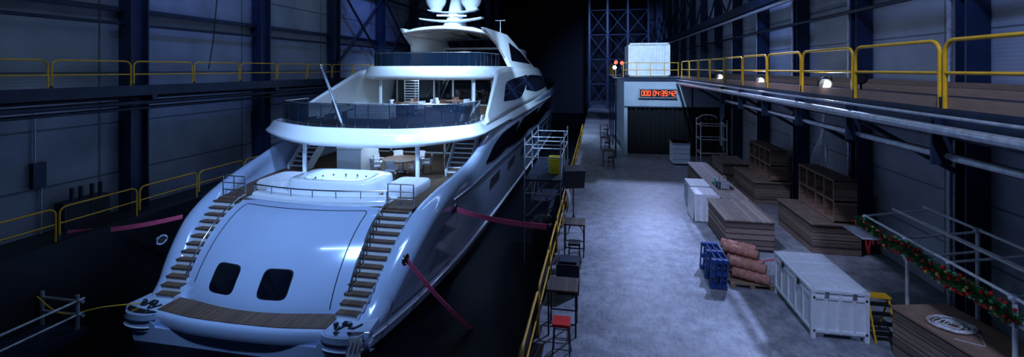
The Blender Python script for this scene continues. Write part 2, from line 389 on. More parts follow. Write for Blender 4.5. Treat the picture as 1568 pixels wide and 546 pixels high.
# ================================================================ SUPERYACHT
Y=bpy.data.objects.new('superyacht',None); sc.collection.objects.link(Y); YX=-11.65; Y.location=(YX,0,0)
T=H([(12.9,-1.95),(13.6,-1.85),(14.3,-1.45),(15,-.6),(16.2,.55),(17.5,1.2),(19,1.62),(21,2.05),(23,2.6),(25,3.15),(28,3.35),(40,3.5),(55,4.0),(62,4.4),(83,5.6)])
Bm=H([(12.9,4.3),(13.3,4.65),(15,5.1),(18,5.55),(22,5.85),(30,6.0),(50,6.1),(62,6.0),(70,4.8),(78,2.4),(83,.12)])
Wd=H([(12.9,.95),(17,1.05),(19,.75),(22,.4),(30,.3),(83,.05)])
def sidex(y,z):
    Bv=Bm(y); tp=T(y); zl=-2.6
    f=max(0,min(1,(z-zl)/(max(tp,0.6)-zl))); return Bv-.6*(Bv/6)*(1-f)**1.6
def hullring(y,dz):
    tp=T(y); B_=Bm(y); w=min(Wd(y),B_*.6); h=tp+2.6; r=min(.5,h*.35); top=tp-r
    P=[(0,-4.1),(sidex(y,-2.6)*.6,-4.0),(sidex(y,-2.6)*.93,-3.4),(sidex(y,-2.6),-2.6),(sidex(y,-2.3),min(-2.3,top-.1))]
    z0=min(-2.25,top-.05)
    for f in(.0,.25,.5,.75,1): z=z0+.02+(top-z0-.02)*f; P.append((sidex(y,z),z))
    bx=sidex(y,top)
    rx=w*.5
    for q in range(1,6):
        t=pi/2*q/5; P.append((bx-rx+rx*math.cos(t),top+r*math.sin(t)))
    for q in range(1,5):
        t=pi/2*q/4; P.append((bx-rx-(w-rx)*math.sin(t),top+r*math.cos(t)))
    P.append((bx-w,min(dz,top-.02)))
    return P
b=MB()
ys=[12.9,13.0,13.15,13.3]+[13.3+.25*i for i in range(1,15)]+[16.99]
rs=[]
def full(y,dz):
    P=hullring(y,dz); return [(x,y,z) for x,z in P]+[(-x,y,z) for x,z in reversed(P[1:])]
for y in ys: rs.append(full(y,-1.85))
for y in [17.0,17.5,18,18.5,19,20,21,22,23,24,25,26,28,30,33,37,41,45,50,55,60,64,68,71,74,77,79,81,82,83]: rs.append(full(y,.95 if y<62 else T(y)-.6))
def kf(j):
    n=len(rs[0]); jj=min(j,n-1-j)
    return 'boot' if jj<3 else 'hull'
b.rings(rs,'hull',kf=kf)
b.obj('hull',Y)
b=MB()
for s in(-1,1):
    yy=[13.2+.5*i for i in range(0,130)]
    b.tube([(s*(sidex(y,-2.15)+.03),y,-2.2) for y in yy],.045,'white',6)
    b.tube([(s*(sidex(y,-1.95)+.02),y,-1.9) for y in yy if y>14.5],.03,'boot',6)
    b.tube([(s*(sidex(y,.9)+.02),y,.9) for y in yy if y>18.5],.05,'chrome',6)
b.obj('rub_rail',Y)

half=cat([(0,12.75,0),(1.6,12.8,0),(3.0,13.0,0),(3.9,13.1,0),(4.6,13.25,0)],6)
b=MB()
full_o=[(-p.x,p.y) for p in reversed(half[1:])]+[(p.x,p.y) for p in half]
prof=[(.5,-2.55),(.15,-2.45),(0,-2.2),(0,-1.9),(.03,-1.8),(.1,-1.75),(1.3,-1.75)]
b.rings([[(x*(1-d*.02),y+d,z) for d,z in prof] for x,y in full_o],'hull',closed=False,cap=False)
b.obj('swim_platform',Y)
b=MB()
tk=[p for p in half if p.x<=3.3]; tko=[(-p.x,p.y) for p in reversed(tk[1:])]+[(p.x,p.y) for p in tk]
b.rings([[(x,y+.14,-1.735),(x,y+1.0,-1.735)] for x,y in tko],'teak',closed=False,cap=False,sm=False)
b.obj('teak_platform_deck',Y,solid=.03)
b=MB()
for s in(-1,1):
    o=cat([(3.0*s,13.15,0),(3.3*s,12.88,0),(3.95*s,12.86,0),(4.4*s,13.1,0),(4.5*s,13.7,0)],5)
    pl=[(p.x,p.y) for p in o]+[(3.0*s,13.7)]
    b.prz(pl,-2.35,-1.8,'hull'); b.prz([(x*1.0,y+.06) for x,y in pl],-1.8,-1.765,'chrome')
    b.tube([(p.x*1.005,p.y-.02,-2.0) for p in o],.025,'groove',6); b.tube([(p.x*1.005,p.y-.02,-2.22) for p in o],.025,'white',6)
b.obj('platform_pods',Y,bevel=.04)
b=MB()
for s in(-1,1):
    for dx,dy in((3.45,13.3),(3.9,13.35)):
        x=dx*s; b.cyl((x,dy,-1.76),(x,dy,-1.65),.075,'chrome',14,.055); b.cyl((x,dy,-1.65),(x,dy,-1.61),.09,'black',14); b.cyl((x,dy,-1.61),(x,dy,-1.55),.045,'chrome',12,.06)
    b.tube(cat([(3.3*s,13.45,-1.72),(3.55*s,13.15,-1.72),(3.75*s,13.5,-1.72),(4.0*s,13.3,-1.72),(4.2*s,13.6,-1.72)],5),.03,'black',6)
    b.box((3.7*s,13.5,-1.71),(.22,.16,.1),'black')
b.obj('mooring_capstans',Y)

def tp_(s,t):
    return Vector((s*3.2,13.62+3.25*(t**1.35)+.55*s*s*(1-.2*t),-1.74+2.72*(math.sin(t*pi/2*.92)/math.sin(pi/2*.92))))
def tpn(s,t,o):
    p=tp_(s,t); a=tp_(s+.01,t)-tp_(s-.01,t); c=tp_(s,t+.005)-tp_(s,max(0,t-.005)); n=a.cross(c).normalized(); return p+n*o
b=MB(); b.grid(lambda u,v:tp_(2*u-1,v),30,30,'hull')
for s in(-1,1): b.grid(lambda u,v:Vector((s*3.2,tp_(s,u).y,-1.8+(tp_(s,u).z+1.8)*v)),24,2,'hull')
b.obj('transom',Y)
b=MB()
def rr_patch(b,x0,x1,t0,t1,k,off,n=16):
    def f(u,v):
        U=2*u-1;V=2*v-1
        uu=U*(1-.12*V**6); vv=V*(1-.12*U**6)
        s=(x0+x1)/2+(x1-x0)/2*uu; t=(t0+t1)/2+(t1-t0)/2*vv
        return tpn(s/3.2,t,off)
    b.grid(f,n,n,k)
for x in(-1.4,.68):
    rr_patch(b,x-.56,x+.56,.095,.315,'chrome',.008); rr_patch(b,x-.52,x+.52,.103,.307,'glass',.02)
b.obj('transom_windows',Y)
b=MB()
path=[(-.86,.13+.7*i/20) for i in range(21)]
for q in range(1,6): a=pi/2*q/5; path.append((-.86+.06*(1-math.cos(a)),.83+.06*math.sin(a)))
path+=[(-.8+1.6*i/30,.89) for i in range(1,30)]
for q in range(0,6): a=pi/2*q/5; path.append((.8+.06*math.sin(a),.83+.06*math.cos(a)))
path+=[(.86,.83-.8*i/20) for i in range(1,21)]
b.tube([tpn(s,t,.0) for s,t in path],.02,'groove',6)
b.obj('garage_door_seam',Y)
b=MB()
for s in(-1,1):
    n=13
    for i in range(n):
        y0=13.75+i*.25; z=-1.75+(i+1)*.205
        xo=sidex(y0,0)-Wd(y0)+.12; xi=3.15
        b.bb(s*xi,s*xo,y0+.02,17.1,z-.24,z-.035,'white'); b.bb(s*xi,s*xo,y0-.01,y0+.3,z-.035,z,'teak')
b.obj('boarding_stairs',Y)
b=MB()
for s in(-1,1):
    b.tube([(s*3.28,tp_(1,.1+.88*i/14).y,tp_(1,.1+.88*i/14).z+.12) for i in range(15)],.03,'chrome',6)
    for z in(1.25,1.55,1.85): b.cyl((s*3.3,17.25,z),(s*4.4,17.3,z),.025,'chrome',8)
    for x in(3.3,3.85,4.4): b.cyl((s*x,17.28,.95),(s*x,17.28,1.85),.025,'chrome',8)
b.obj('stair_handrails',Y)
b=MB()
arc=[tp_(-1+2*i/24,1) for i in range(25)]
b.prz([(p.x,p.y) for p in arc]+[(3.2,18.6),(-3.2,18.6)],.9,.985,'white')
def bx(y): return sidex(y,1.5)-Wd(y)+.03
yl=[17.02,18,19,20,21,22,23,24,25,26,28,30]
b.prz([(bx(y),y) for y in yl]+[(-bx(y),y) for y in reversed(yl)],.9,.965,'teak')
b.obj('main_deck',Y)
b=MB()
c2=[(p.x*.97,p.y+.2) for p in arc]
rings=[]
for x,y in c2: rings.append([(x,y-.1,.97),(x,y-.06,1.08),(x,y+.02,1.14),(x,y+.4,1.14),(x,y+.46,.97)])
b.rings(rings,'white'); b.obj('aft_coaming',Y)
b=MB()
pr=[(x,y+.08) for x,y in c2]
b.tube([(x,y,1.46) for x,y in pr],.035,'chrome',8)
for x,y in pr[::4]: b.cyl((x,y,1.12),(x,y,1.46),.022,'chrome',8)
b.obj('aft_rail',Y)
b=MB()
def sq(hx,hy,cx,cy,z,n=36,e=5): 
    out=[]
    for i in range(n):
        t=2*pi*i/n; c=math.cos(t);s=math.sin(t); out.append((cx+hx*math.copysign(abs(c)**(2/e),c),cy+hy*math.copysign(abs(s)**(2/e),s),z))
    return out
cy=19.4
b.rings([sq(2.2,1.35,0,cy,.97),sq(2.15,1.3,0,cy,1.5),sq(2.05,1.22,0,cy,1.58),sq(1.5,1.0,0,cy,1.58),sq(1.42,.93,0,cy,1.53),sq(1.35,.87,0,cy,1.1),sq(.4,.3,0,cy,1.08)],'white')
M['poolw']=mat('glowing_pool_liner',(.7,.8,.9),.2,emit=(.7,.85,1),estr=.3)  # faint emission stands in for light on the pool
b.add(sq(1.3,.82,0,cy,1.2),[tuple(range(36))],'poolw')
for i in range(14):
    t=2*pi*i/14; b.sph((1.36*math.cos(t),cy+.85*math.sin(t),1.4),.045,'groove',8,5)
b.obj('jacuzzi',Y)
b=MB()
for s in(-1,1):
    b.rings([sq(.8,1.1,s*3.15,19.6,.97,24,6),sq(.8,1.1,s*3.15,19.6,1.25,24,6),sq(.74,1.04,s*3.15,19.6,1.33,24,6)],'cream')
b.obj('sunpads',Y)
b=MB()
for s in(-1,1): b.cyl((3.05*s,21,.96),(3.05*s,21,3.0),.11,'white',16)
for s in(-1,1): b.cyl((3.4*s,30,3.5),(3.4*s,30,6.0),.11,'white',16)
b.obj('deck_columns',Y)
b=MB()
b.prx([(22.2,.97),(22.2,2.2),(22.5,2.35),(24.2,2.9),(24.2,.97)],-2.0,-.6,'white')
b.bb(-2.1,-.5,22.1,22.2,.97,1.15,'chrome'); b.prx([(22.22,2.22),(22.5,2.38),(23.6,2.72),(23.6,2.76),(22.45,2.44),(22.18,2.26)],-2.05,-.55,'cream')
b.obj('deck_bar_console',Y,bevel=.04)
b=MB()
for s in(-1,1):
    for i in range(12):
        z=.97+.21*(i+1); y0=22.6+.24*i
        b.bb(s*4.0,s*5.1,y0,y0+.28,z-.05,z,'white'); b.bb(s*4.05,s*5.05,y0+.0,y0+.06,z-.2,z-.05,'teak')
    for x in(3.95,5.12): b.prx([(22.5,.97),(22.5,1.25),(25.5,3.85),(25.9,3.85),(25.9,3.5),(22.95,.97)],s*x-.03,s*x+.03,'white')
    b.tube(cat([(s*3.95,22.4,.97),(s*3.95,22.4,2.0),(s*3.95,23.2,2.6),(s*3.95,25.4,4.6)],5),.025,'chrome',6)
b.obj('deck_stairs',Y)
b=MB()
def bulk(y,hx,z0,z1,n):
    b.bb(-hx,hx,y,y+.1,z0,z1,'glass'); w=2*hx/n
    for i in range(n+1): b.bb(-hx+i*w-.07,-hx+i*w+.07,y-.06,y,z0,z1,'white')
    b.bb(-hx,hx,y-.06,y,z1-.25,z1,'white'); b.bb(-hx,hx,y-.06,y,z0,z0+.1,'white')
bulk(28.5,5.6,.97,2.95,6); bulk(36,4.9,3.5,5.9,6)
b.obj('saloon_bulkheads',Y)

def closed(h): return [(p.x,p.y) for p in h]+[(-p.x,p.y) for p in reversed(h[1:-1])]
def inset(o,d):
    n=len(o); out=[]
    for i in range(n):
        tx=o[(i+1)%n][0]-o[i-1][0]; ty=o[(i+1)%n][1]-o[i-1][1]; l=math.hypot(tx,ty) or 1
        out.append((o[i][0]-ty/l*d,o[i][1]+tx/l*d))
    return out
def band(b,o,prof,k,zf=None):
    n=len(o); ins=[inset(o,d) for d,z in prof]
    rs=[[(ins[j][i][0],ins[j][i][1],prof[j][1]+(zf(ins[j][i],prof[j][1]) if zf else 0)) for j in range(len(prof))] for i in range(n)]
    b.rings(rs,k,closed=False,cap=False,wrap=True)
hU=cat([(0,19.9,0),(2.0,20.05,0),(3.8,20.5,0),(5.3,21.2,0),(6.0,22.0,0),(6.12,24.0,0),(6.12,30,0),(6.15,45,0),(6.0,57,0),(4.6,66,0),(0,70,0)],8)
oU=closed(hU)
b=MB()
def zU(p,z):
    if p[1]>=30: return .25
    e=max(0,min(1,(abs(p[0])-2.0)/4))**1.5
    return e*(.38 if z<3.0 else .3 if z<3.2 else .16 if z<3.65 else .1)
band(b,oU,[(2.2,2.92),(1.0,2.76),(.4,2.7),(.14,2.75),(.03,2.83),(0,2.92),(.04,3.02),(.2,3.32),(.32,3.53),(.38,3.59),(.45,3.62),(.66,3.61),(.68,3.45)],'white',zU)
b.prz(inset(oU,.66),3.38,3.5,'teak'); b.prz(inset(oU,1.2),2.84,2.95,'white')
b.obj('upper_deck',Y)
hS=cat([(0,28.6,0),(1.8,28.65,0),(3.4,28.95,0),(4.4,29.6,0),(4.85,30.7,0),(4.95,33,0),(5.0,36,0),(5.0,48,0),(4.4,56,0),(2.5,61,0),(0,62,0)],8)
oS=closed(hS)
b=MB()
band(b,oS,[(2.0,5.85),(.9,5.75),(.35,5.75),(.08,5.88),(0,6.0),(.03,6.1),(.15,6.4),(.25,6.6),(.35,6.68),(.5,6.68),(.52,6.3)],'white')
b.prz(inset(oS,.52),6.2,6.3,'teak'); b.prz(inset(oS,1.1),5.82,5.92,'white'); b.obj('sun_deck',Y)
b=MB()
def grail(o,d,z0,z1,ymax,k='railglass'):
    pts=[p for p in inset(o,d)]
    st=[p for p in pts[:len(pts)//2] if p[1]<ymax]; po=[(-x,y) for x,y in reversed(st[1:])]
    L=po+st
    b.rings([[(x,y,z0),(x,y,z1)] for x,y in L],k,closed=False,cap=False)
    b.tube([(x,y,z1) for x,y in L],.035,'chrome',6)
    for x,y in L[::4]: b.cyl((x,y,z0),(x,y,z1),.02,'chrome',6)
grail(oU,.85,3.5,4.75,25); grail(oS,.7,6.3,7.6,34)
b.obj('glass_balustrades',Y)
b=MB()
zt=H([(23.5,3.8),(25,4.4),(27,5.2),(28.8,5.9),(30,6.35),(34,6.6),(50,6.6),(57,6.0),(63,5.2)])
def shx(y,z):
    base=5.85 if y<50 else 5.85-.008*(y-50)**2
    return base-.95*max(0,(z-3.7))/2.9
for s in(-1,1):
    b.grid(lambda u,v:(s*shx(23.5+38.5*u,3.6+(zt(23.5+38.5*u)-3.6)*v),23.5+38.5*u,3.6+(zt(23.5+38.5*u)-3.6)*v),60,8,'white')
b.obj('superstructure_sides',Y,solid=.14)
b=MB()
def sidepatch(fn,poly_top,poly_bot,y0,y1,off,k='glass'):
    ft=H(poly_top); fb=H(poly_bot)
    for s in(-1,1):
        b.grid(lambda u,v:(s*(fn(y0+(y1-y0)*u,fb(y0+(y1-y0)*u)+(ft(y0+(y1-y0)*u)-fb(y0+(y1-y0)*u))*v)+off),y0+(y1-y0)*u,fb(y0+(y1-y0)*u)+(ft(y0+(y1-y0)*u)-fb(y0+(y1-y0)*u))*v),24,3,k)
sidepatch(shx,[(29,4.5),(32,5.6),(42,5.95)],[(29,4.4),(34,4.25),(42,5.5)],29,42,.1)
sidepatch(shx,[(39,4.8),(43,5.9),(60,5.4)],[(39,4.7),(45,4.3),(60,4.5)],39,60,.1)
hx=lambda y,z:sidex(y,z)
sidepatch(hx,[(23.5,1.55),(25.5,2.3),(28,2.62),(33,2.72)],[(23.5,1.5),(26,1.3),(30,1.6),(33,2.66)],23.5,33,.03)
sidepatch(hx,[(29,1.5),(32,2.15),(36,2.75),(44,2.85)],[(29,1.4),(33,1.2),(38,1.5),(44,2.8)],29,44,.03)
sidepatch(hx,[(38,1.6),(42,2.3),(47,2.85),(60,3.2)],[(38,1.5),(44,1.3),(50,1.7),(60,3.1)],38,60,.03)
sidepatch(hx,[(50,1.9),(55,2.6),(66,3.2)],[(50,1.8),(58,1.6),(66,2.9)],50,66,.03)
for i in range(7): sidepatch(hx,[(25+5*i,.3),(27.4+5*i,.4)],[(25+5*i,-.3),(27.4+5*i,-.2)],25+5*i,27.4+5*i,.02)
b.obj('side_windows',Y)
b=MB()
for s in(-1,1):
    poly=[(33.0,9.6),(34.2,9.1),(36.2,8.4),(37.2,7.4),(37.5,6.5),(53,6.5),(49,7.6),(45,8.9),(42,9.7)]
    n=len(poly)
    fx=lambda z:4.6-.42*max(0,z-6.5)**.95
    vs=[(s*fx(z),y,z) for y,z in poly]+[(s*(fx(z)-.3),y,z) for y,z in poly]
    b.add(vs,[tuple(range(n)),tuple(range(n,2*n))]+[(i,(i+1)%n,n+(i+1)%n,n+i) for i in range(n)],'white')
    poly=[(39.0,7.2),(50,7.0),(46,8.2),(41,8.9)]
    b.add([(s*(fx(z)+.03),y,z) for y,z in poly],[(0,1,2,3)],'glass')
b.obj('hardtop_arch',Y,bevel=.06)
b=MB()
hT=cat([(0,32.6,0),(1.8,32.7,0),(2.9,33.1,0),(3.4,33.9,0),(3.5,36,0),(3.4,42,0),(2.4,45,0),(0,46,0)],8)
oT=closed(hT)
zT=lambda p,z:-.03*p[0]*p[0]
band(b,oT,[(3.0,9.5),(.8,9.42),(.2,9.42),(0,9.52),(.05,9.62),(.4,9.75),(1.2,9.85),(3.0,9.9)],'white',zT)
b.prz(inset(oT,2.2),9.45,9.8,'white')
b.obj('hardtop',Y)
b=MB()
b.bb(-3.6,3.6,44,52,6.3,8.6,'white'); b.bb(-3.4,3.4,43.9,44,6.6,8.4,'glass')
b.prz([(-3.4,52),(3.4,52),(2.4,58),(-2.4,58)],6.3,7.6,'glass'); b.obj('wheelhouse',Y,bevel=.1)
b=MB()
def aero(z,hw,ch,yc,t,sw):
    def f(u,v):
        s=2*u-1; cc=ch*(1-.45*abs(s)); a=2*pi*v
        return (s*hw,yc+sw*abs(s)+cc/2*math.cos(a),z+.22*abs(s)**2+t*math.sin(a)*(1-.4*abs(s)))
    b.grid(f,20,14,'white')
b.rings([sq(1.0,1.5,0,36.5,9.7,20,3),sq(.6,1.1,0,36.8,10.7,20,3),sq(.4,.8,0,37.1,12.4,20,3),sq(.3,.6,0,37.3,15.5,20,3)],'white')
aero(10.35,2.6,1.6,35.9,.13,-.4); aero(11.1,2.1,1.3,36.3,.11,-.3); aero(13.1,1.9,1.1,36.9,.12,0)
for s in(-1,1):
    b.cyl((s*1.5,36.1,11.15),(s*1.5,36.1,11.5),.35,'white',16,.55); b.sph((s*1.5,36.1,12.2),.85,'white',20,14,(1,1,1.05))
    b.cyl((s*1.2,36.9,13.1),(s*1.2,36.9,13.5),.12,'white'); b.sph((s*1.2,36.9,13.7),.3,'white')
b.box((0,35.6,10.8),(2.4,.18,.14),'white',rz=.3); b.cyl((0,35.6,10.4),(0,35.6,10.75),.18,'white')
b.cyl((3.1,40,9.6),(3.1,40,10.8),.04,'white',6); b.box((3.1,40,10.8),(.9,.06,.06),'white')
b.obj('radar_mast',Y)
b=MB(); b.cyl((-.8,20.95,3.5),(-.75,18.9,6.6),.09,'chrome',12,.05); b.cyl((-.8,20.95,3.4),(-.8,20.8,3.75),.16,'chrome',12); b.sph((-.75,18.9,6.63),.09,'chrome'); b.cyl((-.9,20.9,3.7),(-.82,20.0,4.95),.14,'black',10,.09)
b.obj('flag_staff',Y)
b=MB()
for i in range(12): b.box((-2.6+.05*i,33.6-.12*i,3.6+.2*i),(1.1,.3,.05),'white')
for s in(-1,1): b.tube([(-2.6+.55*s+.05*i,33.6-.12*i,3.6+.2*i) for i in range(13)],.05,'white',6); b.tube([(-2.6+.55*s+.05*i,33.6-.12*i,4.5+.2*i) for i in range(9)],.03,'chrome',6)
b.obj('sundeck_stair',Y)
b=MB()
for s in(-1,1):
    for y,z in((15.0,-.15),(19.0,.45)):
        x=s*(sidex(y,z)+.01); b.tube([(x,y+.22*math.cos(a*pi/8),z+.16*math.sin(a*pi/8)) for a in range(16)],.045,'chrome',8,True)
        b.add([(x+s*.005,y+.2*math.cos(a*pi/8),z+.14*math.sin(a*pi/8)) for a in range(16)],[tuple(range(16))],'black')
b.obj('fairleads',Y)

def chair(x,y,z,rot,k='cream'):
    b=MB(); 
    def P(px,py,pz): c=math.cos(rot);s=math.sin(rot); return (x+px*c-py*s,y+px*s+py*c,z+pz)
    for dx in(-.22,.22):
        for dy in(-.2,.2): b.cyl(P(dx,dy,0),P(dx*.95,dy*.95,.42),.018,'table',6)
    b.box(P(0,0,.46),(.5,.48,.1),k,rz=rot)
    b.grid(lambda u,v:P((u-.5)*.5,-.2-.07*v+.05*(2*u-1)**2,.5+.42*v),8,3,k); b.grid(lambda u,v:P((u-.5)*.5,-.26-.07*v+.05*(2*u-1)**2,.5+.42*v),8,3,k)
    for s in(-1,1): b.box(P(s*.26,-.03,.64),(.04,.42,.05),k,rz=rot); b.box(P(s*.26,.16,.54),(.035,.035,.2),k,rz=rot)
    b.obj('dining_chair')
def rtable(x,y,z,r,name='dining_table'):
    b=MB()
    b.cyl((x,y,z+.7),(x,y,z+.75),r,'table',32); b.cyl((x,y,z+.06),(x,y,z+.7),.12,'chrome',14,.09); b.cyl((x,y,z),(x,y,z+.06),.4,'chrome',20,.34); b.obj(name)
tx,ty=YX+1.35,22.9
rtable(tx,ty,.97,1.0)
for i in range(7):
    a=2*pi*i/7+.3; chair(tx+1.35*math.cos(a),ty+1.35*math.sin(a),.97,a+pi/2)
for tx,ty in((YX-.6,28.8),(YX+1.7,31.2)):
    rtable(tx,ty,3.5,.8)
    for i in range(5):
        a=2*pi*i/5+.6; chair(tx+1.15*math.cos(a),ty+1.15*math.sin(a),3.5,a+pi/2,'table' if i%2 else 'cream')
b=MB()
b.rings([sq(1.4,.5,YX-2.0,25.9,3.5,24,6),sq(1.4,.5,YX-2.0,25.9,3.85,24,6),sq(1.34,.44,YX-2.0,25.9,3.92,24,6)],'cream'); b.bb(YX-3.4,YX-.6,26.3,26.5,3.5,4.35,'cream'); b.obj('deck_sofa',bevel=.03)

def strap(name,p,q,w=.1):
    p=Vector(p);q=Vector(q); d=(q-p).normalized(); b=MB(); side=Vector((0,0,1)); side=(side-d*side.dot(d)).normalized()
    N=14; P=[p.lerp(q,i/N)+Vector((0,0,-.12*math.sin(pi*i/N))) for i in range(N+1)]; n=d.cross(side)*.012
    b.rings([[c+side*w/2+n,c+side*w/2-n,c-side*w/2-n,c-side*w/2+n] for c in P],'strap',sm=False); return b.obj(name)
strap('mooring_strap',(YX+5.5,19.0,.45),(-1.82,16.6,.75),.2)
strap('mooring_strap',(YX+5.1,15.0,-.15),(-4.4,15.6,-2.68),.14)
strap('mooring_strap',(YX-5.35,16.2,.35),(-19.0,13.4,.53),.17)
b=MB(); b.box((-1.66,16.6,.1),(.24,.4,.2),'black'); b.cyl((-1.7,16.6,.15),(-1.7,16.6,.85),.09,'black',12); b.cyl((-1.7,16.4,.78),(-1.7,16.8,.78),.05,'black',10); b.obj('mooring_bollard')
b=MB()
b.rings([[(-2.35+r*math.cos(a*pi/8),20.2+r*math.sin(a*pi/8),z) for a in range(16)] for z,r in((-2.0,.1),(-1.85,.42),(-1.5,.55),(-.4,.55),(-.05,.42),(.1,.1))],'black'); b.tube([(-2.35,20.2,.08),(-2.0,20.2,.35),(-1.56,20.2,.05)],.03,'black',6)
b.obj('dock_fender')

# ================================================================ QUAY
rail('quay_guard_rail',-1.42,[5.9+2.6*i for i in range(0,16)],0,1.15,r=.03)
b=MB(); b.grid(lambda u,v:(-1.49+.03*math.sin(u*90),6+24*u,-.02+1.0*v),120,2,'curtain'); b.obj('safety_netting')
def bartable(x,y,rz=0):
    b=MB(); 
    b.box((x,y,1.1),(.75,.75,.05),'dwood',rz=rz)
    R=Matrix.Rotation(rz,3,'Z')
    for dx in(-1,1):
        for dy in(-1,1): p=R@Vector((dx*.33,dy*.33,0)); b.box((x+p.x,y+p.y,.54),(.04,.04,1.08),'black',rz=rz)
    for dx,dy,sx,sy in((0,-1,.66,.03),(0,1,.66,.03),(-1,0,.03,.66),(1,0,.03,.66)):
        p=R@Vector((dx*.33,dy*.33,0)); b.box((x+p.x,y+p.y,.3),(sx,sy,.03),'black',rz=rz)
    b.obj('bar_table')
def stool(x,y,k='red',rz=0):
    b=MB(); b.box((x,y,.77),(.4,.4,.07),k,rz=rz)
    for dx in(-1,1):
        for dy in(-1,1): b.cyl((x+dx*.2,y+dy*.2,0),(x+dx*.16,y+dy*.16,.74),.016,'black',6)
    for z in(.25,.5):
        w=.2-.04*z/.74
        P=[(x-w,y-w,z),(x+w,y-w,z),(x+w,y+w,z),(x-w,y+w,z)]
        for i in range(4): b.cyl(P[i],P[(i+1)%4],.012,'black',6)
    b.obj('bar_stool',bevel=.015)
bartable(-.85,11.5); stool(-.8,10.4)
bartable(-.8,16.3); stool(-.75,15.2,'black')
for x,y in((.9,31),(.8,37),(.8,45)): bartable(x-.2,y,.1); stool(x-.05,y-.75,'black')
b=MB(); b.box((-.85,13.6,.42),(.65,.7,.84),'black'); b.box((-.85,13.24,.42),(.58,.02,.76),'dsteel'); b.box((-.85,13.6,.87),(.5,.5,.06),'dsteel')
for dx in (-.22,.22): b.cyl((-.85+dx,13.23,.3),(-.85+dx,13.225,.3),.1,'black',12)
b.obj('floor_monitor_speaker')
b=MB()
for a in range(3):
    t=a*2*pi/3; b.cyl((-.95+.4*math.cos(t),18.4+.4*math.sin(t),0),(-.95,18.4,.7),.02,'black',6)
b.cyl((-.95,18.4,.5),(-.95,18.4,1.9),.025,'black',8); b.box((-.95,18.4,2.2),(.8,.55,.75),'black',rz=.3,rx=.25); b.box((-1.02,18.12,2.15),(.65,.04,.6),'dsteel',rz=.3,rx=.25)
b.obj('stage_speaker_on_stand',bevel=.03)
b=MB()
for x in(-3.4,-1.7):
    for y in(21.5,24,26.5): b.cyl((x,y,-2.7),(x,y,3.2),.035,'galv',8)
for z in(-.6,.6,1.2,2.3,2.9):
    for x in(-3.4,-1.7): b.cyl((x,21.5,z),(x,26.5,z),.03,'galv',8)
    for y in(21.5,24,26.5): b.cyl((-3.4,y,z),(-1.7,y,z),.03,'galv',8)
for y in(21.5,26.5): b.cyl((-3.4,y,-.6),(-1.7,y,1.2),.025,'galv',8)
b.cyl((-1.7,21.5,1.2),(-1.7,24,2.9),.025,'galv',8); b.cyl((-3.4,24,-.6),(-3.4,26.5,1.2),.025,'galv',8)
b.bb(-3.4,-1.6,21.4,26.6,1.22,1.28,'dsteel'); b.bb(-3.4,-1.6,21.4,26.6,-.55,-.5,'dsteel')
b.obj('scaffold_tower')
b=MB(); b.rings([sq(.26,.26,-2.1,23.0,1.28,20,6),sq(.32,.32,-2.1,23.0,2.0,20,6)],'binY'); b.rings([sq(.35,.35,-2.1,23,1.98,20,6),sq(.35,.35,-2.1,23,2.06,20,6),sq(.3,.3,-2.1,23,2.1,20,6)],'binY'); b.obj('yellow_waste_bin')
b=MB(); b.grid(lambda u,v:(-1.34+.12*math.sin(v*3)+.04*math.sin(u*25),20.0+.9*u,1.2-1.0*v),24,10,'cloth'); b.obj('draped_cloth')

b=MB(); x0,x1,y0,y1=5.1,6.3,12.2,14.5
b.bb(x0,x1,y0,y1,.12,1.12,'crate'); b.bb(x0-.04,x1+.04,y0-.04,y1+.04,1.12,1.2,'crate')
for xa,xb in((x0+.06,x0+.56),(x0+.64,x1-.06)):
    for ya in(y0+.08,y0+.82,y0+1.56): b.bb(xa,xb,ya,ya+.66,1.2,1.235,'crate')
for xx in(x0-.03,x1-.07):
    for yy in(y0-.03,y1-.07): b.bb(xx,xx+.1,yy,yy+.1,.0,1.2,'crate')
for i in range(1,5): yy=y0+i*(y1-y0)/5; b.bb(x0-.035,x0,yy-.03,yy+.03,.15,1.1,'crate'); b.bb(x1,x1+.035,yy-.03,yy+.03,.15,1.1,'crate')
for z in(.2,1.0): b.bb(x0-.03,x0,y0,y1,z-.04,z+.04,'crate'); b.bb(x0,x1,y0-.03,y0,z-.04,z+.04,'crate')
for xx in(x0+.3,x0+.6,x0+.9): b.bb(xx-.03,xx+.03,y0-.035,y0,.15,1.1,'crate')
for xx in(x0+.1,x1-.3): b.bb(xx,xx+.2,y0+.1,y1-.1,0,.12,'crate')
for xx in(x0+.3,x0+.9): b.bb(xx-.05,xx+.05,y0-.06,y0-.03,1.02,1.16,'chrome')
b.bb(x0-.07,x0-.04,y0+.6,y0+.7,1.0,1.15,'black'); b.bb(x0-.07,x0-.04,y0+1.6,y0+1.7,1.0,1.15,'black')
b.obj('storage_crate',bevel=.012)

b=MB()
b.bb(4.55,6.15,17.6,20.3,0,1.04,'wood'); b.bb(4.5,6.2,17.55,20.35,1.04,1.1,'woody'); b.bb(4.53,6.17,17.58,20.32,0,.08,'black')
for z in(.2,.4,.6,.8): b.bb(4.54,6.16,17.585,17.6,z,z+.01,'black'); b.bb(4.535,4.55,17.6,20.3,z,z+.01,'black')
b.obj('bar_counter',bevel=.01)
b=MB()
b.bb(5.15,6.15,20.45,28,0,1.04,'wood'); b.bb(5.1,6.2,20.4,28.05,1.04,1.1,'woody'); b.bb(5.5,6.0,22,23.2,1.1,1.13,'chrome')
b.obj('bar_counter',bevel=.01)
b=MB()
b.tube(cat([(5.8,22.4,1.14),(5.8,22.4,1.5),(5.7,22.4,1.6),(5.55,22.4,1.5)],5),.02,'chrome',8); b.cyl((5.6,22.9,1.14),(5.6,22.9,1.45),.03,'chrome'); b.box((5.65,22.0,1.25),(.3,.25,.22),'galv')
